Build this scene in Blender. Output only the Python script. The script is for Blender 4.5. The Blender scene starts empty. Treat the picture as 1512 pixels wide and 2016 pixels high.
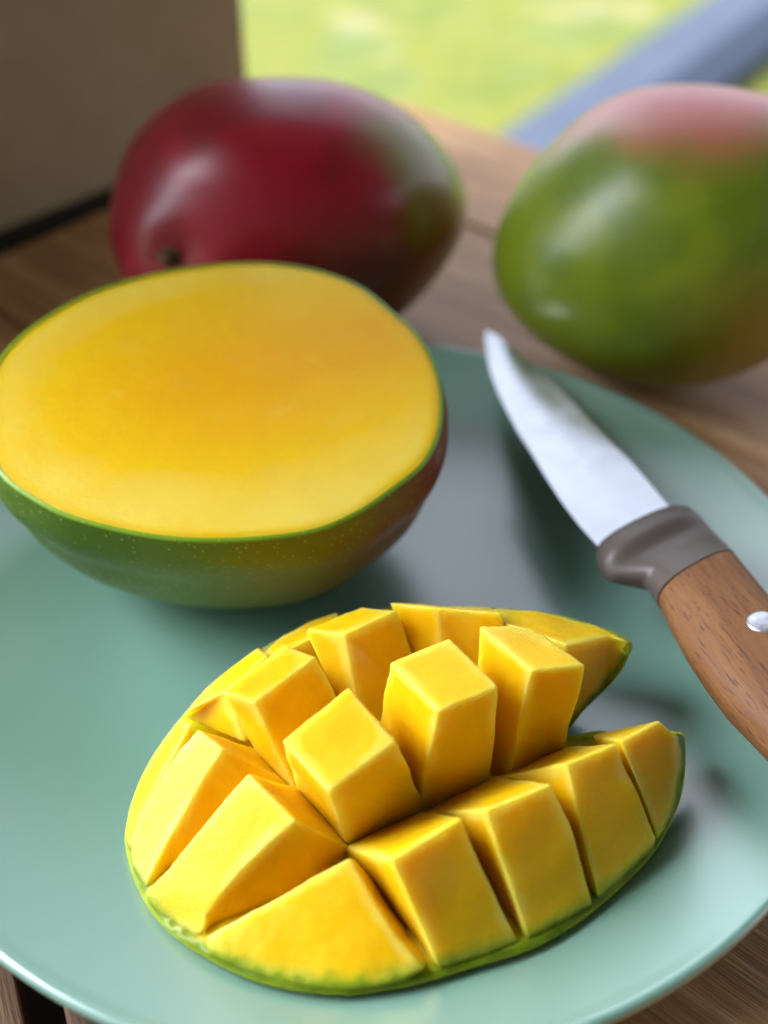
import bpy, bmesh, math, random
import numpy as np
from mathutils import Vector, noise
from mathutils.geometry import delaunay_2d_cdt

random.seed(7)
S = 0.01                                   # everything below is written in centimetres
sc = bpy.context.scene
col = sc.collection

# ------------------------------------------------------------------ camera
FPX, PITCH = 2400.0, math.radians(40.9)
CAM = np.array([0.5556, -23.17, 25.4584])
cd = np.array([0, math.cos(PITCH), -math.sin(PITCH)]); cr = np.array([1, 0, 0.]); cu = np.cross(cr, cd)
camd = bpy.data.cameras.new('camera'); cam = bpy.data.objects.new('camera', camd); col.objects.link(cam)
cam.location = CAM * S
cam.rotation_euler = (math.pi / 2 - PITCH, 0, 0)
camd.sensor_fit = 'HORIZONTAL'; camd.sensor_width = 36; camd.lens = FPX / 1512 * 36
camd.clip_start = 0.01; camd.clip_end = 400
camd.dof.use_dof = True; camd.dof.focus_distance = 0.282; camd.dof.aperture_fstop = 7.2
sc.camera = cam

# ------------------------------------------------------------------ light
SUN_EL, SUN_AZ = math.radians(44), math.radians(-76)     # azimuth from +y, negative = left
w = bpy.data.worlds.new('World'); sc.world = w; w.use_nodes = True
nt = w.node_tree; nt.nodes.clear()
wo = nt.nodes.new('ShaderNodeOutputWorld'); bg = nt.nodes.new('ShaderNodeBackground'); sk = nt.nodes.new('ShaderNodeTexSky')
sk.sky_type = 'NISHITA'; sk.sun_disc = False; sk.sun_elevation = SUN_EL; sk.sun_rotation = SUN_AZ
sk.dust_density = 4.0; sk.air_density = 1.0; sk.ozone_density = 1.0
bg.inputs[1].default_value = 0.09
# a veil of bright cloud over the blue
tc = nt.nodes.new('ShaderNodeTexCoord'); cn = nt.nodes.new('ShaderNodeTexNoise'); cn.inputs['Scale'].default_value = 2.2; cn.inputs['Detail'].default_value = 5
nt.links.new(tc.outputs['Generated'], cn.inputs['Vector'])
cramp = nt.nodes.new('ShaderNodeMapRange'); nt.links.new(cn.outputs['Fac'], cramp.inputs[0])
cramp.inputs[1].default_value = .35; cramp.inputs[2].default_value = .65; cramp.inputs[3].default_value = .6; cramp.inputs[4].default_value = .95
bw = nt.nodes.new('ShaderNodeRGBToBW'); nt.links.new(sk.outputs[0], bw.inputs[0])
mul = nt.nodes.new('ShaderNodeMixRGB'); mul.blend_type = 'MULTIPLY'; mul.inputs[0].default_value = 1; mul.inputs[2].default_value = (4.0, 4.3, 5.0, 1)
nt.links.new(bw.outputs[0], mul.inputs[1])
cm = nt.nodes.new('ShaderNodeMixRGB'); nt.links.new(cramp.outputs[0], cm.inputs[0]); nt.links.new(sk.outputs[0], cm.inputs[1]); nt.links.new(mul.outputs[0], cm.inputs[2])
nt.links.new(cm.outputs[0], bg.inputs[0]); nt.links.new(bg.outputs[0], wo.inputs[0])
sl = bpy.data.lights.new('sun', 'SUN'); sun = bpy.data.objects.new('sun', sl); col.objects.link(sun)
sl.energy = 1.15; sl.angle = math.radians(46); sl.color = (1.0, 0.95, 0.88)
sd = Vector((math.cos(SUN_EL) * math.sin(SUN_AZ), math.cos(SUN_EL) * math.cos(SUN_AZ), math.sin(SUN_EL)))
sun.rotation_euler = sd.to_track_quat('Z', 'Y').to_euler()
sc.view_settings.view_transform = 'Standard'; sc.view_settings.look = 'None'
sc.view_settings.exposure = .97; sc.view_settings.gamma = 1.0
sc.cycles.use_denoising = True
sc.cycles.max_bounces = 10

# ------------------------------------------------------------------ helpers
def at(x, y, z):
    ray = cd + (x - 756) / FPX * cr - (y - 1008) / FPX * cu
    return CAM + ray * ((z - CAM[2]) / ray[2])
def on_plane(x, y, p0, n):
    ray = cd + (x - 756) / FPX * cr - (y - 1008) / FPX * cu
    return CAM + ray * (np.dot(p0 - CAM, n) / np.dot(ray, n))
def pj(P):
    v = np.asarray(P) - CAM; z = v @ cd
    return 756 + FPX * (v @ cr) / z, 1008 - FPX * (v @ cu) / z
def smooth(a, b, x):
    t = np.clip((x - a) / (b - a), 0, 1); return t * t * (3 - 2 * t)
def link(o, parent=None):
    col.objects.link(o)
    if parent is not None: o.parent = parent
    return o
def obj(name, verts, faces, mats, parent=None, smooth_shade=True, origin=None):
    me = bpy.data.meshes.new(name)
    v = np.asarray(verts, float)
    org = np.zeros(3) if origin is None else np.asarray(origin, float)
    me.from_pydata(((v - org) * S).tolist(), [], [list(map(int, f)) for f in faces]); me.update()
    for m in (mats if isinstance(mats, (list, tuple)) else [mats]): me.materials.append(m)
    if smooth_shade: me.polygons.foreach_set('use_smooth', [True] * len(me.polygons))
    o = bpy.data.objects.new(name, me); link(o, parent)
    o.location = Vector(org * S)
    return o
def empty(name, loc=(0, 0, 0)):
    o = bpy.data.objects.new(name, None); o.empty_display_size = .01; link(o); o['_org'] = 1
    del o['_org']
    o.location = Vector(np.asarray(loc, float) * S); return o
def under(o, parent):                        # parent a world-placed mesh to a placed Empty
    o.parent = parent
    o.location = o.location - parent.location
    return o
def tag(o, label=None, cat=None, group=None, kind=None):
    if label: o['label'] = label
    if cat: o['category'] = cat
    if group: o['group'] = group
    if kind: o['kind'] = kind
    return o
def resample(pts, n, closed=True, sm=0):
    p = np.asarray(pts, float)
    q = np.vstack([p, p[:1]]) if closed else p
    # catmull-rom densify
    out = []
    m = len(p)
    rng_ = range(m) if closed else range(m - 1)
    for i in rng_:
        p0, p1, p2, p3 = (p[(i - 1) % m], p[i], p[(i + 1) % m], p[(i + 2) % m]) if closed else (p[max(i - 1, 0)], p[i], p[i + 1], p[min(i + 2, m - 1)])
        for t in np.linspace(0, 1, 12, endpoint=False):
            out.append(.5 * ((2 * p1) + (-p0 + p2) * t + (2 * p0 - 5 * p1 + 4 * p2 - p3) * t * t + (-p0 + 3 * p1 - 3 * p2 + p3) * t ** 3))
    if not closed: out.append(p[-1])
    out = np.array(out)
    q = np.vstack([out, out[:1]]) if closed else out
    L = np.r_[0, np.cumsum(np.linalg.norm(np.diff(q, axis=0), axis=1))]
    s = np.linspace(0, L[-1], n, endpoint=not closed)
    r = np.stack([np.interp(s, L, q[:, k]) for k in range(p.shape[1])], 1)
    for _ in range(sm): r = (np.roll(r, 1, 0) + 2 * r + np.roll(r, -1, 0)) / 4
    return r
def set_attr(o, name, vals):
    a = o.data.attributes.new(name, 'FLOAT', 'POINT'); a.data.foreach_set('value', np.asarray(vals, np.float32))
def set_col(o, rgb, name='Col'):
    a = o.data.attributes.new(name, 'FLOAT_COLOR', 'POINT')
    rgb = np.asarray(rgb, np.float32); a.data.foreach_set('color', np.c_[rgb, np.ones(len(rgb))].astype(np.float32).ravel())
def coords(o):
    a = np.empty(len(o.data.vertices) * 3, np.float32); o.data.vertices.foreach_get('co', a)
    return a.reshape(-1, 3) / S + np.array(o.location) / S
def fbm(P, sc_=1., seed=0, oct_=3):
    return np.array([noise.fractal(Vector((p[0] * sc_ + seed * 11.3, p[1] * sc_ - seed * 7.1, p[2] * sc_ + seed)), .6, 2.0, oct_) for p in P])

class M:
    """tiny node builder"""
    def __init__(s, name):
        s.m = bpy.data.materials.new(name); s.m.use_nodes = True; s.t = s.m.node_tree
        s.b = s.t.nodes['Principled BSDF']
        s.co = s.t.nodes.new('ShaderNodeTexCoord').outputs['Object']
    def n(s, typ, **kw):
        nd = s.t.nodes.new(typ)
        for k, v in kw.items():
            if k in nd.inputs.keys() and not hasattr(nd, k): s.put(nd.inputs[k], v)
            else: setattr(nd, k, v)
        return nd
    def put(s, inp, v):
        if isinstance(v, bpy.types.NodeSocket): s.t.links.new(v, inp)
        elif isinstance(v, (tuple, list)) and len(v) == 3 and inp.type == 'RGBA': inp.default_value = (*v, 1)
        else: inp.default_value = v
    def set(s, **kw):
        for k, v in kw.items(): s.put(s.b.inputs[k.replace('_', ' ')], v)
    def attr(s, name, out='Fac'):
        a = s.t.nodes.new('ShaderNodeAttribute'); a.attribute_name = name; return a.outputs[out]
    def mapping(s, scale=(1, 1, 1), rot=(0, 0, 0), vec=None):
        mp = s.t.nodes.new('ShaderNodeMapping'); mp.inputs['Scale'].default_value = scale; mp.inputs['Rotation'].default_value = rot
        s.t.links.new(vec or s.co, mp.inputs['Vector']); return mp.outputs[0]
    def noise(s, scale, detail=4, rough=.55, vec=None, dist=0):
        nd = s.t.nodes.new('ShaderNodeTexNoise'); nd.inputs['Scale'].default_value = scale; nd.inputs['Detail'].default_value = detail
        nd.inputs['Roughness'].default_value = rough; nd.inputs['Distortion'].default_value = dist
        s.t.links.new(vec or s.co, nd.inputs['Vector']); return nd.outputs['Fac']
    def voro(s, scale, vec=None, out='Distance'):
        nd = s.t.nodes.new('ShaderNodeTexVoronoi'); nd.inputs['Scale'].default_value = scale
        s.t.links.new(vec or s.co, nd.inputs['Vector']); return nd.outputs[out]
    def ramp(s, fac, *stops):
        nd = s.t.nodes.new('ShaderNodeValToRGB'); cr_ = nd.color_ramp
        while len(cr_.elements) < len(stops): cr_.elements.new(.5)
        for e, (p, c) in zip(cr_.elements, stops):
            e.position = p; e.color = (*c, 1) if isinstance(c, (tuple, list)) else (c, c, c, 1)
        s.put(nd.inputs[0], fac); return nd.outputs[0]
    def mix(s, fac, a, b, mode='MIX'):
        nd = s.t.nodes.new('ShaderNodeMix'); nd.data_type = 'RGBA'; nd.blend_type = mode
        s.put(nd.inputs[0], fac); s.put(nd.inputs[6], a); s.put(nd.inputs[7], b); return nd.outputs[2]
    def math(s, op, a, b=0.0, c=None):
        nd = s.t.nodes.new('ShaderNodeMath'); nd.operation = op; s.put(nd.inputs[0], a); s.put(nd.inputs[1], b)
        if c is not None: s.put(nd.inputs[2], c)
        return nd.outputs[0]
    def bump(s, h, strength, dist, prev=None):
        nd = s.t.nodes.new('ShaderNodeBump'); nd.inputs['Strength'].default_value = strength; nd.inputs['Distance'].default_value = dist
        s.put(nd.inputs['Height'], h)
        if prev is not None: s.t.links.new(prev, nd.inputs['Normal'])
        return nd.outputs[0]

# ------------------------------------------------------------------ materials
def mat_flesh():
    m = M('mango_flesh')
    green = m.attr('green'); core = m.attr('core')
    n1 = m.noise(55, 4, .6); n2 = m.noise(320, 5, .65)
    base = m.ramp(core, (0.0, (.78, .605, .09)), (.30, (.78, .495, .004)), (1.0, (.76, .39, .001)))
    base = m.mix(m.ramp(n1, (.3, .22), (.55, 0.0)), base, (.70, .44, .003))
    fib = m.noise(90, 5, .6, vec=m.mapping((1, 1, .22)))
    base = m.mix(m.ramp(fib, (.56, 0.0), (.85, .25)), base, (.82, .62, .13))
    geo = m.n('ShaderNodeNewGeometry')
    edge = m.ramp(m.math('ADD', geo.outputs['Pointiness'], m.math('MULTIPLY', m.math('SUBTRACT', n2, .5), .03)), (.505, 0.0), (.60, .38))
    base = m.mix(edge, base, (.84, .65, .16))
    gn = m.math('ADD', green, m.math('MULTIPLY', m.math('SUBTRACT', m.noise(260, 4, .6), .5), .55))
    gm = m.ramp(gn, (.28, 0.0), (.75, 1.0))
    gcol = m.ramp(gn, (.30, (.58, .50, .02)), (.60, (.30, .37, .012)), (.95, (.10, .18, .008)))
    base = m.mix(gm, base, gcol)
    m.set(Base_Color=base, Roughness=m.ramp(n2, (.3, .28), (.7, .48)), IOR=1.38)
    m.set(Subsurface_Weight=.75, Subsurface_Scale=.009, Subsurface_Radius=(1.0, .76, .10))
    h = m.mix(.22, m.noise(480, 5, .7), m.noise(130, 3, .6))
    grain = m.attr('grain')
    nb = m.bump(h, .42, .0005)
    gh = m.math('MULTIPLY', grain, m.noise(1300, 3, .65))
    nb = m.bump(gh, .38, .0006, nb)
    m.set(Normal=nb)
    m.set(Specular_IOR_Level=.28, Coat_Weight=.12, Coat_Roughness=.2)
    return m.m
def mat_peel(name='mango_peel', rough=.38, dots=260, dcol=(.45, .55, .12), damt=.6, bumpy=.25, coat=.4, crough=.34, spec=.5):
    m = M(name)
    c = m.attr('Col', 'Color')
    n1 = m.noise(45, 5, .6)
    c = m.mix(m.ramp(n1, (.3, .0), (.75, .4)), c, m.mix(.5, c, (.55, .50, .25), 'OVERLAY'))
    d = m.voro(dots); d2 = m.voro(dots, out='Color')
    sel = m.ramp(d2, (.25, 0.0), (.5, 1.0))
    d = m.math('ADD', d, m.math('MULTIPLY', m.math('SUBTRACT', m.noise(900, 2), .5), .5))
    dot = m.math('MULTIPLY', m.ramp(d, (.12, 1.0), (.30, 0.0)), sel)
    c = m.mix(m.math('MULTIPLY', dot, damt), c, dcol)
    m.set(Base_Color=c, Roughness=m.ramp(m.noise(160, 4), (.3, rough - .06), (.7, rough + .08)), IOR=1.45)
    m.set(Subsurface_Weight=.08, Subsurface_Scale=.003, Subsurface_Radius=(1, .6, .2))
    m.set(Specular_IOR_Level=spec)
    m.set(Coat_Weight=coat, Coat_Roughness=crough, Coat_IOR=1.6)
    nb = m.bump(m.noise(380, 4, .6), bumpy, .0003)
    nb = m.bump(m.noise(60, 3, .5), .2, .001, nb)
    m.set(Normal=nb)
    return m.m
def mat_plate():
    m = M('plate_glaze')
    n1 = m.noise(14, 3); n2 = m.noise(900, 2)
    c = m.ramp(n1, (.0, (.160, .315, .250)), (1.0, (.180, .345, .275)))
    sp = m.ramp(m.voro(240), (.02, .55), (.05, 0.0))
    spk = m.math('MULTIPLY', sp, m.ramp(m.voro(240, out='Color'), (.80, 0.0), (.86, 1.0)))
    m.set(Base_Color=c, Roughness=.29, IOR=1.75, Normal=m.bump(m.noise(25, 2), .06, .002))
    m.set(Coat_Weight=1.0, Coat_Roughness=.28, Coat_IOR=1.95)
    return m.m
def mat_wood(name, c0, c1, c2, scale=1.0, rough=.6, bump=.5):
    """grain runs along the object's local X"""
    m = M(name)
    v = m.mapping((3 * scale, 40 * scale, 40 * scale))
    g = m.noise(1.6, 6, .62, vec=v, dist=1.4)
    v2 = m.mapping((12 * scale, 320 * scale, 320 * scale)); fine = m.noise(1.2, 5, .7, vec=v2)
    blot = m.noise(9 * scale, 4)
    c = m.ramp(g, (.28, c0), (.50, c1), (.72, c2))
    c = m.mix(m.ramp(fine, (.30, .65), (.52, 0.0)), c, tuple(x * .35 for x in c0))
    c = m.mix(m.ramp(blot, (.45, 0.0), (.75, .55)), c, tuple(x * .45 for x in c1))
    m.set(Base_Color=c, Roughness=m.ramp(fine, (.3, rough + .1), (.7, rough - .08)))
    nb = m.bump(g, bump, .0012); nb = m.bump(fine, bump, .0006, nb)
    m.set(Normal=nb); return m.m
def mat_simple(name, c, rough=.5, metal=0, nscale=60, var=.15, bump=.1, bd=.0005):
    m = M(name)
    n1 = m.noise(nscale, 5, .6)
    c = m.ramp(n1, (.3, tuple(x * (1 - var) for x in c)), (.7, tuple(min(1, x * (1 + var)) for x in c)))
    m.set(Base_Color=c, Roughness=rough, Metallic=metal, Normal=m.bump(n1, bump, bd)); return m.m

FLESH = mat_flesh()
PEEL = mat_peel()
PEEL_HALF = mat_peel('half_mango_peel', .34, 640, (.42, .50, .12), .34, .2, .08, spec=.28)
PEEL_RED = mat_peel('red_mango_peel', .5, 200, (.35, .09, .06), .15, .12, 1.0, .30, spec=.18)
PEEL_GREEN = mat_peel('green_mango_peel', .5, 200, (.30, .42, .10), .2, .12, 1.0, .36, spec=.25)
PLATE = mat_plate()

# ------------------------------------------------------------------ ground and surroundings
lm = M('lawn_green')
g1 = lm.noise(3.4, 4); g2 = lm.noise(22, 4)
gc = lm.ramp(g1, (.33, (.10, .15, .014)), (.5, (.20, .205, .006)), (.68, (.115, .175, .04)))
gc = lm.mix(lm.ramp(g2, (.45, 0.0), (.7, .6)), gc, (.25, .28, .09))
gc = lm.mix(lm.ramp(lm.noise(3.2, 2), (.62, 0.0), (.72, .6)), gc, (.42, .34, .20))
lm.set(Base_Color=gc, Roughness=.8)
n = 40
ring = [(math.cos(a) * 20000, math.sin(a) * 20000, -75) for a in np.linspace(0, 2 * math.pi, n, endpoint=False)]
o = obj('ground', ring, [list(range(n))], lm.m, smooth_shade=False); tag(o, kind='structure')

# blue-grey beam lying out on the lawn
BM = mat_simple('painted_beam_shaded', (.045, .062, .10), .7, 0, 8, .12)
BM2 = mat_simple('painted_beam_lit', (.078, .10, .145), .7, 0, 8, .12)  # lit copy of the beam colour; the darker one paints its shaded sides
def beam():
    z0 = -75
    a, b = at(1085, 330, z0), at(1640, -75, z0)
    dv = (b - a) / np.linalg.norm(b - a); a = a - dv * 25; b = b + dv * 300
    sd_ = np.array([dv[1], -dv[0], 0])           # towards the right
    prof = [(-9, 0), (-9, 5), (-7.5, 7), (5.5, 7), (13.5, 4.0), (13.5, 0)]
    V, F = [], []
    for p in (a, b):
        for (s_, h) in prof: V.append(p + sd_ * s_ * 1.0 + np.array([0, 0, h + .02]))
    k = len(prof)
    for i in range(k): F.append((i, (i + 1) % k, k + (i + 1) % k, k + i))
    F += [tuple(range(k))[::-1], tuple(range(k, 2 * k))]
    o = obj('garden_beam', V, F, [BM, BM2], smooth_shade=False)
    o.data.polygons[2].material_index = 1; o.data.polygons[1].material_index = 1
    tag(o, 'blue-grey painted beam lying across the lawn beyond the table', 'beam')
beam()

# grey-brown wall standing along the left edge of the table
wm = M('wall_render')
wn = wm.noise(14, 6, .7); wn2 = wm.noise(7, 4)
wc = wm.ramp(wn, (.3, (.31, .225, .14)), (.7, (.46, .35, .225)))
wc = wm.mix(wm.ramp(wn2, (.4, 0.0), (.7, .5)), wc, (.24, .175, .105))
wm.set(Base_Color=wc, Roughness=.85, Normal=wm.bump(wn, .4, .002))
def wall():
    d1 = np.array([math.cos(math.radians(45.5)), math.sin(math.radians(45.5)), 0]); nrm = np.array([-d1[1], d1[0], 0])
    p0 = np.array([-15.76, 23.29, 0]) + nrm * .8
    a = p0 - d1 * 20; b = p0 + d1 * 14.9
    V, F = [], []
    for p in (a, b):
        for (t, z) in ((0, .22), (0, 60), (3.2, 60), (3.2, .22)): V.append(p + nrm * t + np.array([0, 0, z]))
    F = [(0, 1, 5, 4)[::-1], (1, 2, 6, 5)[::-1], (2, 3, 7, 6)[::-1], (3, 0, 4, 7)[::-1], (0, 3, 2, 1)[::-1], (4, 5, 6, 7)[::-1]]
    o = obj('wall', V, F, wm.m, smooth_shade=False)
    md = o.modifiers.new('b', 'BEVEL'); md.width = .003; md.segments = 3
    V = []
    for p in (a, b):
        for (t, z) in ((.4, -75), (.4, .2), (3.1, .2), (3.1, -75)): V.append(p + nrm * t + np.array([0, 0, z]))
    under(obj('shadow_gap_strip', V, F, mat_simple('wall_shadow_gap', (.018, .012, .008), .9), smooth_shade=False), o)  # near-black strip stands in for the shadow gap at the wall's foot
    tag(o, 'grey-brown rendered wall panel rising beside the left edge of the wooden table', 'wall')
wall()

# added wall, unseen behind the viewer: cuts fill light from that side
def fill_blocker():
    V = [(-260, -95, -75), (260, -95, -75), (260, -95, 210), (-260, -95, 210), (-260, -110, -75), (260, -110, -75), (260, -110, 210), (-260, -110, 210)]
    F = [(1, 0, 3, 2), (4, 5, 6, 7), (0, 1, 5, 4), (2, 3, 7, 6), (1, 2, 6, 5), (0, 4, 7, 3)]
    o = obj('fill_blocker_wall', V, F, mat_simple('fill_blocker_render', (.085, .068, .05), .9, 0, 6), smooth_shade=False); tag(o, 'added unseen wall behind the viewer that blocks fill light', 'light blocker')
fill_blocker()
def sky_blocker():  # added overhead slab, unseen: shuts out high sky and darkens reflections
    x0, x1, y0, y1, z0, z1 = -105, 260, -110, 92, 150, 158
    V = [(x, y, z) for z in (z0, z1) for (x, y) in ((x0, y0), (x1, y0), (x1, y1), (x0, y1))]
    F = [(0, 3, 2, 1), (4, 5, 6, 7), (0, 1, 5, 4), (1, 2, 6, 5), (2, 3, 7, 6), (3, 0, 4, 7)]
    o = obj('sky_blocker_slab', V, F, W0, smooth_shade=False); tag(o, 'added unseen wooden slab over the table that blocks overhead sky light', 'overhead light blocker', kind='structure')
W0 = mat_wood('sky_blocker_boards', (.05, .028, .014), (.09, .05, .026), (.13, .08, .045), .2, .8, .2)
sky_blocker()

# ------------------------------------------------------------------ wooden table
W1 = mat_wood('weathered_plank', (.31, .135, .040), (.52, .27, .10), (.68, .43, .21), rough=.44, bump=.9)
W2 = mat_wood('rough_plank', (.035, .016, .007), (.085, .042, .016), (.24, .13, .05), 2.2, .8, 1.0)  # rough wood, its tones also darkened for shade below the plate
W3 = mat_wood('shaded_plank', (.06, .025, .007), (.11, .05, .014), (.16, .08, .025), 1.3, .8, .8)  # darker wood copy: shade below the plate put into the colour
DARK = mat_simple('table_frame_wood', (.030, .018, .010), .8)
def board(name, pts, ztop, thick, ang, mat, parent, nsub=True, bev=.12):
    """a board: convex outline pts (cm), grain along the angle ang, own local frame so that the grain follows it"""
    c = np.mean(np.array(pts), 0); ca, sa = math.cos(ang), math.sin(ang)
    loc = [((x - c[0]) * ca + (y - c[1]) * sa, -(x - c[0]) * sa + (y - c[1]) * ca) for x, y in pts]
    k = len(loc)
    V = [(x, y, 0) for x, y in loc] + [(x, y, -thick) for x, y in loc]
    F = [tuple(range(k)), tuple(range(2 * k - 1, k - 1, -1))] + [(i, k + i, k + (i + 1) % k, (i + 1) % k) for i in range(k)]
    o = obj(name, V, F, mat, smooth_shade=False)
    md = o.modifiers.new('b', 'BEVEL'); md.width = bev * S; md.segments = 3
    o.location = Vector((c[0] * S, c[1] * S, ztop * S)); o.rotation_euler = (0, 0, ang); o.parent = parent
    return o
tbl = empty('wooden_table', (0, 0, 0))
tag(tbl, 'weathered brown wooden plank table under the green plate', 'table')
PA = math.radians(-41.8)
pd = np.array([math.cos(PA), math.sin(PA)]); pn = np.array([-pd[1], pd[0]])
edge = np.array([.66, 39.9])                 # a point of the far edge
e_off = edge @ pn
# planks run along pd, stacked away from the far edge towards the camera
wl = np.array([-15.76, 23.29]); wl_t = wl @ pd + .35     # the wall line bounds the planks on the left
widths = [8.3, 9.2, 8.8, 9.6, 9.0, 9.4, 9.2]
o_ = e_off
seamR = np.array([8.95, -9.97]) @ pd
for i, wd in enumerate(widths):
    hi, lo = o_ - .12, o_ - wd + .12
    tl = wl_t + (.28 if i % 2 else .12)
    tr = 62 if i < 4 else seamR - .25
    if i == 0:
        pts = [pd * tl + pn * lo, pd * tr + pn * lo, pd * tr + pn * hi, pd * (tl + 2.2) + pn * hi, pd * tl + pn * (hi - 1.2)]
    else:
        pts = [pd * tl + pn * lo, pd * tr + pn * lo, pd * tr + pn * hi, pd * tl + pn * hi]
    if i >= 4:                                # the opening at the lower left: boards stop under the plate
        pts = [pd * (tl if i == 4 else tl + 0) + pn * lo, pd * tr + pn * lo, pd * tr + pn * hi, pd * tl + pn * hi]
        g1_ = np.array([-6.59, -9.77]); gd = np.array([math.cos(math.radians(-67.3)), math.sin(math.radians(-67.3))])
        gn_ = np.array([-gd[1], gd[0]])
        # clip by half plane (p-g1).gn > 0.0
        out = []
        for a_, b_ in zip(pts, pts[1:] + pts[:1]):
            da, db = (a_ - g1_) @ gn_ - 2.2, (b_ - g1_) @ gn_ - 2.2
            if da >= 0: out.append(a_)
            if da * db < 0: out.append(a_ + (b_ - a_) * da / (da - db))
        pts = out
    if len(pts) >= 3:
        board('plank', [tuple(p) for p in pts], 0 - (.06 if i % 2 else 0), 1.8, PA, W1, tbl)
    o_ -= wd
# the board past the cross seam at the lower right
for k_ in range(2):
    a0, a1 = seamR + .45, seamR + 40
    hi = e_off - sum(widths[:4]) - .12 - k_ * 16; lo = hi - 15.7
    board('plank', [tuple(pd * a0 + pn * lo), tuple(pd * a1 + pn * lo), tuple(pd * a1 + pn * hi), tuple(pd * a0 + pn * hi)], -.1, 1.8, PA, W1, tbl)
# lower left: rough board end, dark opening, lower side board
GA = math.radians(-67.3)
gd = np.array([math.cos(GA), math.sin(GA)]); gn_ = np.array([-gd[1], gd[0]]); g1_ = np.array([-6.59, -9.77])
q = [g1_ - gd * 5, g1_ + gd * 30, g1_ + gd * 30 + gn_ * 2.0, g1_ - gd * 5 + gn_ * 2.0]
o = board('plank', [tuple(p) for p in q], 0.05, 1.6, GA, W2, tbl, bev=.2); o['label'] = 'rough splintered plank at the lower left'
zl = -1.0
h1 = at(24, 1890, zl)[:2]; h2 = at(50, 2016, zl)[:2]; hd = (h2 - h1) / np.linalg.norm(h2 - h1); hn = np.array([-hd[1], hd[0]])
q = [h1 - hd * 16 - hn * 9, h1 + hd * 30 - hn * 9, h1 + hd * 30, h1 - hd * 16]
board('plank', [tuple(p) for p in q], zl, 1.6, math.atan2(hd[1], hd[0]), W3, tbl)
# underframe: closes the space below the boards
c_ = [(-46, -30), (30, -60), (60, -30), (5, 34), (-12, 26)]
board('underframe', [tuple(x) for x in [(-34, 4), (-14, -34), (44, -40), (58, -12), (4, 36)]], -4.5, 2.0, PA, DARK, tbl)
for (x, y) in ((-12, 16), (3, 31), (42, -8), (20, -28)):
    board('leg', [(x - 2.5, y - 2.5), (x + 2.5, y - 2.5), (x + 2.5, y + 2.5), (x - 2.5, y + 2.5)], -6.4, 68.5, PA, DARK, tbl)

# ------------------------------------------------------------------ plate
PR = 12.5
def plate_z(r):
    r = np.asarray(r, float)
    return .72 + 1.50 * np.clip((r - 6.3) / (PR - 6.3), 0, 1.1) ** 1.75
def plate():
    prof = [(0.0, .72)] + [(r, float(plate_z(r))) for r in np.linspace(.8, PR - .12, 44)]
    prof += [(PR - .03, 2.222), (PR + .05, 2.222), (PR + .12, 2.185), (PR + .165, 2.12), (PR + .17, 2.03), (PR + .13, 1.94), (PR + .04, 1.87), (PR - .1, 1.80)]
    prof += [(r, float(plate_z(r)) - .34 - .12 * (12.4 - r) / 6) for r in np.linspace(PR - .35, 8.0, 12)]
    prof += [(7.6, .30), (7.5, .05), (7.4, 0.0), (7.0, 0.0), (6.9, .08), (6.8, .32), (3, .34), (0, .34)]
    nseg = 192; V, F = [], []
    rings = []
    for (r, z) in prof:
        if r == 0: rings.append([len(V)]); V.append((0, 0, z))
        else:
            rings.append(list(range(len(V), len(V) + nseg)))
            V += [(r * math.cos(2 * math.pi * k / nseg), r * math.sin(2 * math.pi * k / nseg), z) for k in range(nseg)]
    for a, b in zip(rings, rings[1:]):
        for k in range(nseg):
            k2 = (k + 1) % nseg
            if len(a) == 1: F.append((a[0], b[k], b[k2]))
            elif len(b) == 1: F.append((a[k], b[0], a[k2]))
            else: F.append((a[k], b[k], b[k2], a[k2]))
    o = obj('plate', V, F, PLATE)
    o.location.z = .0006
    tag(o, 'round sage green ceramic plate with a smooth raised rim', 'plate')
plate()

# ------------------------------------------------------------------ whole mangoes
def inflate(name, outline, cpx, depth_r, zc, mat, nseg=112, nlat=56, power=2.0, dimple=None):
    """a closed fruit body: outline seen from the side, turned into a solid of real depth"""
    C = at(cpx[0], cpx[1], zc)
    n_ = C - CAM; n_ /= np.linalg.norm(n_)
    pts = resample(outline, nseg, sm=3)
    off = np.array([on_plane(x, y, C, n_) - C for x, y in pts])
    V, F = [C - n_ * depth_r], []
    for i in range(1, nlat):
        ph = -math.pi / 2 + math.pi * i / nlat
        cphi = math.cos(ph) ** (2 / power); sphi = math.copysign(abs(math.sin(ph)) ** (2 / power), ph)
        for k in range(nseg): V.append(C + off[k] * cphi + n_ * depth_r * sphi)
    V.append(C + n_ * depth_r)
    V = np.array(V)
    for k in range(nseg): F.append((0, 1 + (k + 1) % nseg, 1 + k))
    for i in range(nlat - 2):
        for k in range(nseg):
            a = 1 + i * nseg; b = a + nseg; k2 = (k + 1) % nseg
            F.append((a + k, a + k2, b + k2, b + k))
    a = 1 + (nlat - 2) * nseg
    for k in range(nseg): F.append((a + k, a + (k + 1) % nseg, len(V) - 1))
    # settle on the table
    dz = V[:, 2].min(); print(name, 'bottom z', round(float(dz), 2), 'centre', C.round(1))
    if dimple is not None:
        (dx, dy, rad, dep) = dimple
        u_ = pj_many(V); dd = np.hypot(u_[:, 0] - dx, u_[:, 1] - dy); front = ((V - C) @ n_) < 0
        V += (n_ * dep)[None] * (np.exp(-(dd / rad) ** 2) * front)[:, None]
    o = obj(name, V, F, mat, origin=C)
    return o, V, C, n_, off
def pj_many(V):
    v = V - CAM; z = v @ cd
    return np.c_[756 + FPX * (v @ cr) / z, 1008 - FPX * (v @ cu) / z]

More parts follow.
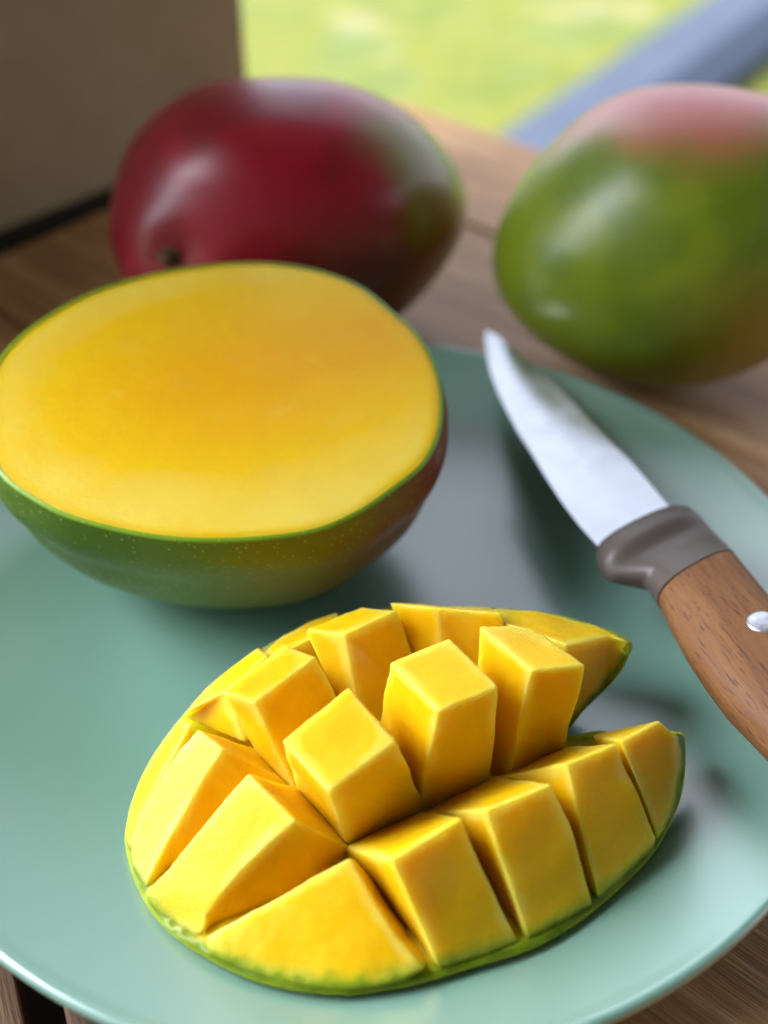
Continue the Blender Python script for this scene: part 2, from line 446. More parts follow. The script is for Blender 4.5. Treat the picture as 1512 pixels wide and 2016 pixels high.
red_outline = [(215, 450), (225, 370), (250, 290), (300, 230), (370, 180), (450, 158), (540, 152), (640, 157), (720, 178), (800, 218), (860, 275), (905, 345),
               (918, 400), (905, 470), (870, 530), (830, 580), (785, 622), (700, 664), (600, 682), (480, 672), (380, 645), (290, 600), (235, 530)]
red, V, C, nn, off = inflate('mango', red_outline, (560, 420), 5.0, 4.75, PEEL_RED, dimple=(350, 500, 55, .35))
u = pj_many(V)
nz = fbm(V, .25, 3)
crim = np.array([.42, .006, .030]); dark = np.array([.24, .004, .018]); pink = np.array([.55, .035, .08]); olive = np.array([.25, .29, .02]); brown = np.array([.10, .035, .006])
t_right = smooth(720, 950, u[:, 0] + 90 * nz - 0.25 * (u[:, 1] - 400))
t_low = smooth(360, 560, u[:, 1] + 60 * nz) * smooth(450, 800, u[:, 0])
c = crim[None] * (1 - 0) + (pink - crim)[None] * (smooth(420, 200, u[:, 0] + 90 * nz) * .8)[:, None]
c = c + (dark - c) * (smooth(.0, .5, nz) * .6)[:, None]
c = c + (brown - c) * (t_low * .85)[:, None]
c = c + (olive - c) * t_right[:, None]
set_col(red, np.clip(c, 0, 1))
tag(red, 'whole dark red mango with a green tip behind the plate', 'mango', 'whole mangoes behind the plate')
# its stem
STEM = mat_simple('dry_stem', (.16, .085, .035), .8, 0, 300, .4, .6)
def stem():
    px, py = 352, 497
    p = on_plane(px, py, C, nn); o2 = p - C
    ang = np.array([np.dot(o2, q_) / (np.linalg.norm(q_) * np.linalg.norm(o2)) for q_ in off]); k = ang.argmax()
    ratio = np.linalg.norm(o2) / np.linalg.norm(off[k])
    s_ = p - nn * 5.0 * math.sqrt(max(0, 1 - ratio ** 2)) + nn * .35
    ax = -nn * .85 + o2 / np.linalg.norm(o2) * .5; ax /= np.linalg.norm(ax)
    e1 = np.cross(ax, [0, 0, 1]); e1 /= np.linalg.norm(e1); e2 = np.cross(ax, e1)
    prof = [(.55, -.25), (.50, -.02), (.36, .07), (.27, .18), (.24, .34), (.27, .40), (.17, .44), (0, .43)]
    V, F = [], []
    ns = 16
    for (r, h) in prof:
        for j in range(ns):
            rr = r * (1 + .12 * math.sin(j * 2.1) + .08 * math.cos(j * 3.3)); a = 2 * math.pi * j / ns
            V.append(s_ + ax * h + e1 * rr * math.cos(a) + e2 * rr * math.sin(a))
    for i in range(len(prof) - 1):
        for j in range(ns): F.append((i * ns + j, i * ns + (j + 1) % ns, (i + 1) * ns + (j + 1) % ns, (i + 1) * ns + j))
    o = obj('stem', V, F, STEM, origin=s_)
    under(o, red)
stem()

green_outline = [(970, 530), (975, 470), (1000, 400), (1045, 330), (1100, 270), (1170, 212), (1250, 177), (1340, 167), (1430, 172), (1520, 190), (1600, 235), (1665, 320), (1690, 420),
                 (1675, 520), (1620, 610), (1540, 690), (1450, 738), (1360, 758), (1270, 757), (1180, 737), (1105, 700), (1040, 650), (990, 590)]
grn, V, C, nn, off = inflate('mango', green_outline, (1330, 465), 5.3, 5.25, PEEL_GREEN)
u = pj_many(V); nz = fbm(V, .22, 9)
gr = np.array([.22, .31, .006]); gd_ = np.array([.155, .25, .005]); yb = np.array([.30, .23, .004]); blush = np.array([.62, .13, .11]); orange = np.array([.38, .20, .05])
topd = (u[:, 1] - 195) + .25 * np.abs(u[:, 0] - 1400)
zz = V[:, 2]
c = gr[None] + (gd_ - gr)[None] * smooth(.0, .4, nz)[:, None]
c = c + (yb - c) * (smooth(1280, 1500, u[:, 0] + 80 * nz) * smooth(520, 680, u[:, 1] + 60 * nz))[:, None]
c = c + (orange - c) * (smooth(215, 95, topd + 50 * nz) * smooth(980, 1080, u[:, 0]))[:, None]
c = c + (blush - c) * (smooth(175, 20, topd + 50 * nz))[:, None]
set_col(grn, np.clip(c, 0, 1))
tag(grn, 'whole green mango with a pink blush on top, behind the knife tip', 'mango', 'whole mangoes behind the plate')

# ------------------------------------------------------------------ the uncubed mango half, cut face up
half_outline = [(0, 702), (60, 643), (149, 589), (238, 554), (357, 527), (506, 515), (625, 530), (714, 565), (774, 613), (821, 655), (851, 702), (869, 762), (872, 810), (863, 863),
                (833, 917), (774, 964), (714, 1006), (625, 1045), (506, 1062), (387, 1065), (298, 1057), (208, 1039), (119, 1012), (48, 973), (0, 935), (-20, 885), (-28, 820), (-20, 755)]
def half_mango():
    root = empty('mango_half', (-3.5, 6.0, .8))
    tag(root, 'uncubed mango half lying on its peel with the smooth yellow cut face up', 'mango half')
    t = math.radians(11); tx = math.radians(2)
    n_ = np.array([math.sin(tx), -math.sin(t), math.cos(t)]); n_ /= np.linalg.norm(n_)
    z0 = 6.55
    C = at(430, 795, z0)
    N = 160
    P = np.array([on_plane(x, y, C, n_) for x, y in resample(half_outline, N, sm=2)])
    O = P - C
    H = 5.9
    V, F = [], []
    lv = []
    # skin: from the cut edge down
    ts = np.concatenate([[0, .015, .05], np.linspace(.10, .94, 24), [.97, .99]])
    for t_ in ts:
        s_ = (1 + .035 * math.sin(min(1, t_ * 3.2) * math.pi)) * (1 - t_ ** 3.0) ** (1 / 2.0)
        lean = np.array([.15, -.12, 0]) * t_
        lv.append(C + O * s_ - n_ * H * t_ + lean)
    V = np.vstack(lv + [C - n_ * H + np.array([.15, -.12, 0])])
    for i in range(len(ts) - 1):
        for k in range(N): F.append((i * N + k, (i + 1) * N + k, (i + 1) * N + (k + 1) % N, i * N + (k + 1) % N))
    b = (len(ts) - 1) * N
    for k in range(N): F.append((b + k, len(V) - 1, b + (k + 1) % N))
    # rind lip on top, going inward
    base = len(V)
    lip = C + O * (1 - .085 / np.linalg.norm(O, axis=1))[:, None] + n_ * .015
    V = np.vstack([V, lip])
    for k in range(N): F.append((k, (k + 1) % N, base + (k + 1) % N, base + k))
    nzv = fbm(V, .5, 5)
    V = V + (nzv * .05)[:, None] * n_ * 0
    V[:len(lv[0]) * len(lv)] += 0
    rr = np.hypot(V[:, 0], V[:, 1])
    gap = (V[:, 2] - plate_z(rr) - .06)[:base]
    print('half mango lowest clearance', gap.min().round(2), 'at', V[gap.argmin()].round(2))
    # rest on the plate: flatten what would dip into it
    V[:base, 2] += np.clip(-gap + .01, 0, None)
    u = pj_many(V)
    sil = u[:base]
    print('half silhouette maxy at x 149,327,476,655,803:', [int(sil[np.abs(sil[:, 0] - x) < 12, 1].max()) for x in (149, 327, 476, 655, 803)], 'target 1149 1190 1196 1161 1048', 'maxx', int(sil[:, 0].max()))
    skin = obj('skin', V, F, PEEL_HALF, origin=C)
    g0 = np.array([.065, .130, .010]); g1 = np.array([.095, .170, .010]); ol = np.array([.15, .165, .010]); rd = np.array([.19, .065, .010]); dr = np.array([.15, .032, .012])
    x = u[:, 0] + 60 * nzv
    c = g0[None] + (g1 - g0)[None] * smooth(150, 330, x)[:, None]
    c = c + (ol - c) * smooth(330, 600, x)[:, None]
    c = c + (rd - c) * smooth(600, 780, x + .35 * (u[:, 1] - 1100))[:, None]
    c = c + (dr - c) * smooth(780, 880, x)[:, None]
    lipm = np.zeros(len(V)); lipm[:N] = 1; lipm[base:] = 1
    c = c + (np.array([.20, .36, .02]) - c) * lipm[:, None]
    set_col(skin, np.clip(c, 0, 1)); under(skin, root)
    # flesh disc with a very slight swell
    V, F = [C + n_ * .06], []
    R = 46
    for i in range(1, R + 1):
        f = i / R
        for k in range(N):
            L = np.linalg.norm(O[k]); Rk = L - .075
            V.append(C + O[k] / L * Rk * f + n_ * (.06 * (1 - f ** 3) + .012 - .03 * smooth(.97, 1, f)))
    V = np.array(V)
    nf = fbm(V[:, :3], .6, 21, 3); V = V + n_ * (nf * .012)[:, None]
    for k in range(N): F.append((0, 1 + k, 1 + (k + 1) % N))
    for i in range(R - 1):
        for k in range(N):
            a = 1 + i * N; b = a + N; F.append((a + k, b + k, b + (k + 1) % N, a + (k + 1) % N))
    fl = obj('flesh', V, F, FLESH, origin=C)
    u = pj_many(V)
    f = np.r_[0, np.repeat(np.arange(1, R + 1) / R, N)]
    dx, dy = (u[:, 0] - 470) / 330, (u[:, 1] - 745) / 150
    blob = np.exp(-(dx ** 2 + (dy + .25 * dx) ** 2) ** 1.2 * .9)
    blob2 = np.exp(-(((u[:, 0] - 730) / 110) ** 2 + ((u[:, 1] - 670) / 70) ** 2))
    core = np.clip(.02 + 1.0 * blob + .55 * blob2 + .07 * nf + .22 * smooth(.93, .985, f), 0, 1)
    set_attr(fl, 'core', core); set_attr(fl, 'grain', np.full(len(V), .4)); set_attr(fl, 'green', np.where(f > .985, .45, 0) + 0 * f)
    under(fl, root)
half_mango()

# ------------------------------------------------------------------ the cubed mango cheek
# rim of the peel: (px, py, height, width of the green margin)
rim = [(357, 1412, 2.1, .12), (316, 1465, 1.8, .12), (283, 1520, 1.55, .15), (260, 1576, 1.4, .18), (249, 1622, 1.3, .22), (246, 1659, 1.25, .25), (258, 1715, 1.2, .28), (274, 1756, 1.2, .3), (302, 1803, 1.2, .3),
       (348, 1849, 1.25, .32), (404, 1886, 1.3, .34), (478, 1923, 1.35, .36), (547, 1944, 1.4, .36), (617, 1955, 1.45, .36), (686, 1958, 1.5, .36), (779, 1946, 1.5, .36), (848, 1930, 1.5, .36),
       (931, 1905, 1.45, .36), (1024, 1877, 1.4, .36), (1094, 1844, 1.4, .34), (1163, 1798, 1.45, .36), (1232, 1738, 1.5, .42), (1288, 1678, 1.6, .46), (1325, 1613, 1.75, .55), (1344, 1557, 1.9, .62),
       (1350, 1502, 2.1, .62), (1347, 1448, 2.6, .5), (1322, 1440, 3.0, .15), (1270, 1432, 2.7, .1), (1225, 1446, 2.3, .2), (1185, 1438, 2.15, .3), (1150, 1443, 2.1, .3), (1115, 1450, 2.1, .2), (1105, 1440, 2.1, .1),
       (1116, 1424, 2.1, .2), (1135, 1419, 2.15, .22), (1149, 1395, 2.3, .2), (1186, 1358, 2.5, .22), (1223, 1321, 2.75, .24), (1239, 1289, 3.0, .26), (1246, 1269, 3.2, .26),
       (1223, 1250, 3.3, .14), (1172, 1231, 3.3, .1), (1117, 1215, 3.3, .08), (1047, 1203, 3.2, .08), (968, 1196, 3.15, .06), (862, 1193, 3.1, .05), (767, 1197, 3.0, .05), (663, 1212, 2.8, .05), (607, 1230, 2.7, .05),
       (556, 1254, 2.6, .05), (510, 1280, 2.5, .05), (478, 1299, 2.45, .05), (441, 1330, 2.35, .05), (399, 1367, 2.2, .08)]
def at_above(x, y, z, clear):
    p = at(x, y, z)
    for _ in range(6):
        z2 = max(z, float(plate_z(math.hypot(p[0], p[1]))) + clear); p = at(x, y, z2)
    return p
RIM = np.array([np.r_[at_above(x, y, z, .27), w_] for x, y, z, w_ in rim])
RIMD = []
for i in range(len(RIM)):
    for t_ in np.linspace(0, 1, 6, endpoint=False): RIMD.append(RIM[i] * (1 - t_) + RIM[(i + 1) % len(RIM)] * t_)
RIMD = np.array(RIMD)
def rim_dist(P):
    out = np.empty(len(P)); wv = np.empty(len(P)); rz = np.empty(len(P)); d2 = np.empty(len(P))
    for s0 in range(0, len(P), 4000):
        q_ = P[s0:s0 + 4000]
        D = np.linalg.norm(q_[:, None, :3] - RIMD[None, :, :3], axis=2); k = D.argmin(1)
        out[s0:s0 + 4000] = D[np.arange(len(q_)), k]; wv[s0:s0 + 4000] = RIMD[k, 3]
    return out, wv
def peel_height(x, y):
    """top surface of the turned-out peel at a point inside the rim"""
    d_ = np.hypot(RIMD[:, 0] - x, RIMD[:, 1] - y)
    wgt = 1 / (d_ ** 3 + .02); zb = (RIMD[:, 2] * wgt).sum() / wgt.sum()
    low = float(plate_z(math.hypot(x, y))) + .55
    return zb + (min(low, zb) - zb) * (1 - math.exp(-(d_.min() / .5) ** 2))
cubed = empty('cubed_mango_half', (1.0, -6.0, .8))
tag(cubed, 'mango half scored into cubes and turned inside out at the front of the plate', 'mango half')
def make_peel():
    ring = resample(RIM[:, :3], 260)
    pts = [Vector((p[0], p[1])) for p in ring]
    k = len(pts)
    edges = [(i, (i + 1) % k) for i in range(k)]
    gx = np.arange(-6.5, 9, .28); gy = np.arange(-12, 1, .28)
    for x in gx:
        for y in gy:
            if np.hypot(ring[:, 0] - x, ring[:, 1] - y).min() > .16: pts.append(Vector((x + random.uniform(-.04, .04), y + random.uniform(-.04, .04))))
    vs, es, fs, *_ = delaunay_2d_cdt(pts, edges, [list(range(k))], 1, 1e-5)
    top = []
    for v in vs:
        d_ = np.hypot(ring[:, 0] - v.x, ring[:, 1] - v.y); j = d_.argmin()
        top.append((v.x, v.y, ring[j, 2] if d_[j] < 1e-3 else peel_height(v.x, v.y)))
    top = np.array(top)
    V = top.copy(); nV = len(V)
    # underside: a thin shell, clear of the plate
    rr = np.hypot(top[:, 0], top[:, 1])
    bot = top.copy(); bot[:, 2] -= .30
    bot[:, 2] = np.maximum(bot[:, 2], plate_z(rr) + .07)
    dm = np.array([np.hypot(ring[:, 0] - p[0], ring[:, 1] - p[1]).min() for p in top])
    # the rind turns under at the rim
    cin = np.array([.9, -6.0]); dr_ = cin - bot[:, :2]; dr_ /= np.linalg.norm(dr_, axis=1)[:, None] + 1e-6
    bot[:, :2] += dr_ * (.22 * np.exp(-dm / .3))[:, None]
    bot[:, 2] = np.minimum(bot[:, 2], top[:, 2] - .06)
    V = np.vstack([top, bot])
    used = [list(f) for f in fs]
    F = [f for f in used] + [[i + nV for i in reversed(f)] for f in used]
    cnt = {}
    for f in used:
        for a, b in zip(f, f[1:] + f[:1]): cnt[(a, b)] = 1
    for (a, b) in cnt:
        if (b, a) not in cnt: F.append([b, a, a + nV, b + nV])
    o = obj('peel', V, F, [FLESH, PEEL], origin=(1, -6, .8))
    mi = [0] * len(used) + [1] * len(used) + [0] * (len(F) - 2 * len(used)); o.data.polygons.foreach_set('material_index', mi)
    d_, w_ = rim_dist(V); g = np.clip(1 - d_ / (w_ * 2.4), 0, 1); g = np.maximum(g, np.r_[np.zeros(nV), np.ones(nV)] * .72)
    set_attr(o, 'green', g); set_attr(o, 'core', np.full(len(V), .35)); set_col(o, np.tile([.07, .14, .01], (len(V), 1)))
    under(o, cubed)
make_peel()

def cube(name, ents, floor=1.2, vox=.042, sm=5, core=.25, label=None, deep=.6):
    """ents: (px,py,z, bottom) with bottom None (straight down to the floor), a number (straight down to it) or (px,py,z)"""
    T = [at_above(e[0], e[1], e[2], .44) for e in ents]; B = []
    for e, t_ in zip(ents, T):
        b = e[3] if len(e) > 3 else None
        if b is None: b = floor
        if isinstance(b, (int, float)): B.append(np.array([t_[0], t_[1], b]))
        else: B.append(at(*b))
    for i, e in enumerate(ents):
        if len(e) > 3 and isinstance(e[3], tuple): B[i] = B[i] + (B[i] - T[i]) * deep
    T, B = np.array(T), np.array(B)
    # lay the top on one gently curved surface so that it has no creases
    cen = T.mean(0); sc_ = np.abs(T[:, :2] - cen[:2]).max()
    def basis(p):
        x, y = (p[..., 0] - cen[0]) / sc_, (p[..., 1] - cen[1]) / sc_
        return np.stack([np.ones_like(x), x, y, x * x, x * y, y * y], -1)
    A_ = basis(T); lam = np.diag([0, 0, 0, .25, .25, .25]) * len(T) * .8
    cf = np.linalg.solve(A_.T @ A_ + lam + 1e-6 * np.eye(6), A_.T @ T[:, 2])
    pxs = [(e[0], e[1]) for e in ents]
    for i, (px, py) in enumerate(pxs):
        p = T[i]
        for _ in range(12): p = at(px, py, .5 * p[2] + .5 * float(basis(p) @ cf))
        T[i] = p
    # never reach through the peel or the plate
    for b in B:
        r_ = math.hypot(b[0], b[1]); b[2] = max(b[2], float(plate_z(r_)) + .12)
    k = len(T)
    bm = bmesh.new()
    tv = [bm.verts.new(p) for p in T]; bv = [bm.verts.new(p) for p in B]
    ring2 = [Vector((p[0], p[1])) for p in T]
    inner = []
    lo_, hi_ = T.min(0), T.max(0); stp = max(.16, (hi_ - lo_)[:2].max() / 22)
    for x in np.arange(lo_[0], hi_[0], stp):
        for y in np.arange(lo_[1], hi_[1], stp): inner.append(Vector((x, y)))
    vs, es, fs, ov, *_ = delaunay_2d_cdt(ring2 + inner, [(i, (i + 1) % k) for i in range(k)], [list(range(k))], 1, 1e-5)
    vmap = []
    for j, v in enumerate(vs):
        src = [q_ for q_ in ov[j] if q_ < k]
        vmap.append(tv[src[0]] if src else bm.verts.new((v.x, v.y, float(basis(np.array([v.x, v.y])) @ cf))))
    for f in fs:
        try: bm.faces.new([vmap[j] for j in f])
        except ValueError: pass
    cb = bm.verts.new(B.mean(0))
    for i in range(k): bm.faces.new((cb, bv[(i + 1) % k], bv[i]))
    for i in range(k): bm.faces.new((tv[i], bv[i], bv[(i + 1) % k], tv[(i + 1) % k]))
    bmesh.ops.recalc_face_normals(bm, faces=bm.faces)
    me = bpy.data.meshes.new(name); bm.to_mesh(me); bm.free()
    o = bpy.data.objects.new(name, me); link(o)
    md = o.modifiers.new('r', 'REMESH'); md.mode = 'VOXEL'; md.voxel_size = vox; md.use_smooth_shade = True
    md = o.modifiers.new('s', 'SMOOTH'); md.factor = .5; md.iterations = sm
    dg = bpy.context.evaluated_depsgraph_get(); me2 = bpy.data.meshes.new_from_object(o.evaluated_get(dg)); me2.name = name
    o.modifiers.clear(); o.data = me2; bpy.data.meshes.remove(me)
    a = np.empty(len(me2.vertices) * 3, np.float32); me2.vertices.foreach_get('co', a); P = a.reshape(-1, 3).astype(float)
    nr = np.empty(len(me2.vertices) * 3, np.float32); me2.vertex_normals.foreach_get('vector', nr); nr = nr.reshape(-1, 3)
    sd_ = random.random() * 50
    nz = np.array([noise.noise(Vector((p[0] * 1.1 + sd_, p[1] * 1.1, p[2] * 1.1))) for p in P])
    nz2 = np.array([noise.noise(Vector((p[0] * 4.3 + sd_, p[1] * 4.3, p[2] * 2.6))) for p in P])
    P = P + nr * (nz * .04 + nz2 * .006)[:, None]
    d_, w_ = rim_dist(P); g = np.clip(1 - d_ / (w_ * 2.2), 0, 1)
    org = np.array([1, -6, .8])
    me2.vertices.foreach_set('co', ((P - org) * S).astype(np.float32).ravel()); me2.update()
    me2.polygons.foreach_set('use_smooth', [True] * len(me2.polygons))
    me2.materials.clear(); me2.materials.append(FLESH)
    o.location = Vector(org * S)
    # translucent glow along the cut edges, painted in as paler colour
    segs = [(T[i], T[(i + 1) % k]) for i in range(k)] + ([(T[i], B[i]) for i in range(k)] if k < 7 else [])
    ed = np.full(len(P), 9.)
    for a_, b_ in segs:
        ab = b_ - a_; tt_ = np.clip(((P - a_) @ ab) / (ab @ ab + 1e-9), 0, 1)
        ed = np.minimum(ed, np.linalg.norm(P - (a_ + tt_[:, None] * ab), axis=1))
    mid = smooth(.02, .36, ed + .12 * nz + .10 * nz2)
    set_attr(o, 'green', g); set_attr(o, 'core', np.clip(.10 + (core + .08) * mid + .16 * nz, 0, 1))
    tn = np.cross(T[1] - T[0], T[2] - T[1]); tn = tn / np.linalg.norm(tn); tn = tn if tn[2] > 0 else -tn
    set_attr(o, 'grain', smooth(.75, .95, nr @ tn))
    if label: o['label'] = label
    under(o, cubed)
    return o
# middle row
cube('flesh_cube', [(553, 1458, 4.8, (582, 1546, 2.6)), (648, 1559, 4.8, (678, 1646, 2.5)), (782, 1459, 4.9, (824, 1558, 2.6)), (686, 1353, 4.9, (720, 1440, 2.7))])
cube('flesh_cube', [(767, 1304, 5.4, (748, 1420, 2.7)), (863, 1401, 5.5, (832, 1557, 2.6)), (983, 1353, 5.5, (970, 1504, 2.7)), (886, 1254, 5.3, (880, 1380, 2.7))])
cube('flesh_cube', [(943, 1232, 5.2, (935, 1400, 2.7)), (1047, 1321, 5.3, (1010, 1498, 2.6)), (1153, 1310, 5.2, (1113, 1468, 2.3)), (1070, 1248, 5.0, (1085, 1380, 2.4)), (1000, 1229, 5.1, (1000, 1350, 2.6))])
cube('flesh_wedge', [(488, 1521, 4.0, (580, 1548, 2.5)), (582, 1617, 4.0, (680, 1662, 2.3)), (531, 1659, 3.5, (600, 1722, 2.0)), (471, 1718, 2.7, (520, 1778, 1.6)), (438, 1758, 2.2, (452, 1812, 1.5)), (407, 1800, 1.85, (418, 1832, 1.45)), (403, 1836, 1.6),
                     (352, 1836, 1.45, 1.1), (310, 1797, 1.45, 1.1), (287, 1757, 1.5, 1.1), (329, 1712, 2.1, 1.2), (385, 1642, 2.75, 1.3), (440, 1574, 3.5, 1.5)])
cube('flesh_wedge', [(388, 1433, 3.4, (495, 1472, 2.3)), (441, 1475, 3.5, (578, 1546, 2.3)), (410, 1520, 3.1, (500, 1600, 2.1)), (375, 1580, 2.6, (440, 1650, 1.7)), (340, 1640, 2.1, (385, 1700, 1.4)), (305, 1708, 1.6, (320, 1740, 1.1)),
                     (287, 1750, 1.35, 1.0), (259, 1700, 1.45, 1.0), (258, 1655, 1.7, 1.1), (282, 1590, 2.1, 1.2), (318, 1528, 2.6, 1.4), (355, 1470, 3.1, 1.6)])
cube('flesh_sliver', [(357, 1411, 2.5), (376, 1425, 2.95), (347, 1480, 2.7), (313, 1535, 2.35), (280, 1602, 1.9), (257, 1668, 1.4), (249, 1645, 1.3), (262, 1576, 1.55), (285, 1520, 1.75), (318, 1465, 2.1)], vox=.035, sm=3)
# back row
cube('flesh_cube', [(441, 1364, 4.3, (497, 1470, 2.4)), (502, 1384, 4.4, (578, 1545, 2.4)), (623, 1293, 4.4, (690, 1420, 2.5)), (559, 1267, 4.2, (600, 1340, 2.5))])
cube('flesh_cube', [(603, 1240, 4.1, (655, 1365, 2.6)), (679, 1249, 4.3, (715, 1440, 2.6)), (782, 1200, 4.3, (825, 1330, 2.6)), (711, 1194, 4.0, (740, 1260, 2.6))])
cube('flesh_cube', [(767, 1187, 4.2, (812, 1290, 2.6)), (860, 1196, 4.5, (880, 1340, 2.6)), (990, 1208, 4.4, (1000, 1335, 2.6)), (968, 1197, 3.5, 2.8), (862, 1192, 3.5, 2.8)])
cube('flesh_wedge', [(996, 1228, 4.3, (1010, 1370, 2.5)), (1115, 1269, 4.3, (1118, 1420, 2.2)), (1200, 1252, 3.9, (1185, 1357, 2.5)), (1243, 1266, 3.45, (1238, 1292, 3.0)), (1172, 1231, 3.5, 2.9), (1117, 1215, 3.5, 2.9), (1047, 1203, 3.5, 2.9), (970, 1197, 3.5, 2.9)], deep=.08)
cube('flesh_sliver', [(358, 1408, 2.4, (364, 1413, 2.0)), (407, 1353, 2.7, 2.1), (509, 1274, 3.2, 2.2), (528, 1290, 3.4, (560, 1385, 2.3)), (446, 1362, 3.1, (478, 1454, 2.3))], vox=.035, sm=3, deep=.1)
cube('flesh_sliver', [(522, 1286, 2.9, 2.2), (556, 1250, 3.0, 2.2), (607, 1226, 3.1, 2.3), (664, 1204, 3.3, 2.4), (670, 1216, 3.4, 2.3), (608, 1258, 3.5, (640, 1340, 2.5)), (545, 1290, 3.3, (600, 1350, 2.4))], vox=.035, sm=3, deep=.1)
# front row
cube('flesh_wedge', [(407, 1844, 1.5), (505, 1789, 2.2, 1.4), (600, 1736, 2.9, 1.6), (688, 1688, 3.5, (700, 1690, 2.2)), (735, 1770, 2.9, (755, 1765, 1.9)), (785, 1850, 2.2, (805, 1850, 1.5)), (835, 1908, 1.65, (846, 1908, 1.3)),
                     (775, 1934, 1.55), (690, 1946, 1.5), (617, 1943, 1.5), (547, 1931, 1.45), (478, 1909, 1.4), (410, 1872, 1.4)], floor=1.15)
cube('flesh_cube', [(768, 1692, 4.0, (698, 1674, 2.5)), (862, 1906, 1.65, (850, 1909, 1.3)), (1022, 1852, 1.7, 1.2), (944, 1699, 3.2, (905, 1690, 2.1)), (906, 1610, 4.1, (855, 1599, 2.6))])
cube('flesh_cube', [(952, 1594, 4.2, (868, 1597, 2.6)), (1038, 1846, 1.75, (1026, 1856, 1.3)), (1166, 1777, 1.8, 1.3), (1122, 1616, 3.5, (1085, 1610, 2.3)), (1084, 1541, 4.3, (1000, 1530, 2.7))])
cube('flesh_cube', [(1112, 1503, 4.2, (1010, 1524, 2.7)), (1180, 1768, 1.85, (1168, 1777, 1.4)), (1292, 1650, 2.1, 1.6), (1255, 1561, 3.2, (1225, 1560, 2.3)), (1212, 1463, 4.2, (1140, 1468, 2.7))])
cube('flesh_wedge', [(1222, 1458, 4.2, (1170, 1450, 2.7)), (1296, 1645, 2.1, (1290, 1655, 1.6)), (1324, 1580, 2.35, (1340, 1575, 1.7)), (1332, 1510, 2.8, (1349, 1507, 1.9)), (1326, 1446, 3.3, (1347, 1450, 2.3)), (1297, 1418, 4.0, (1256, 1430, 2.8))], deep=.05)

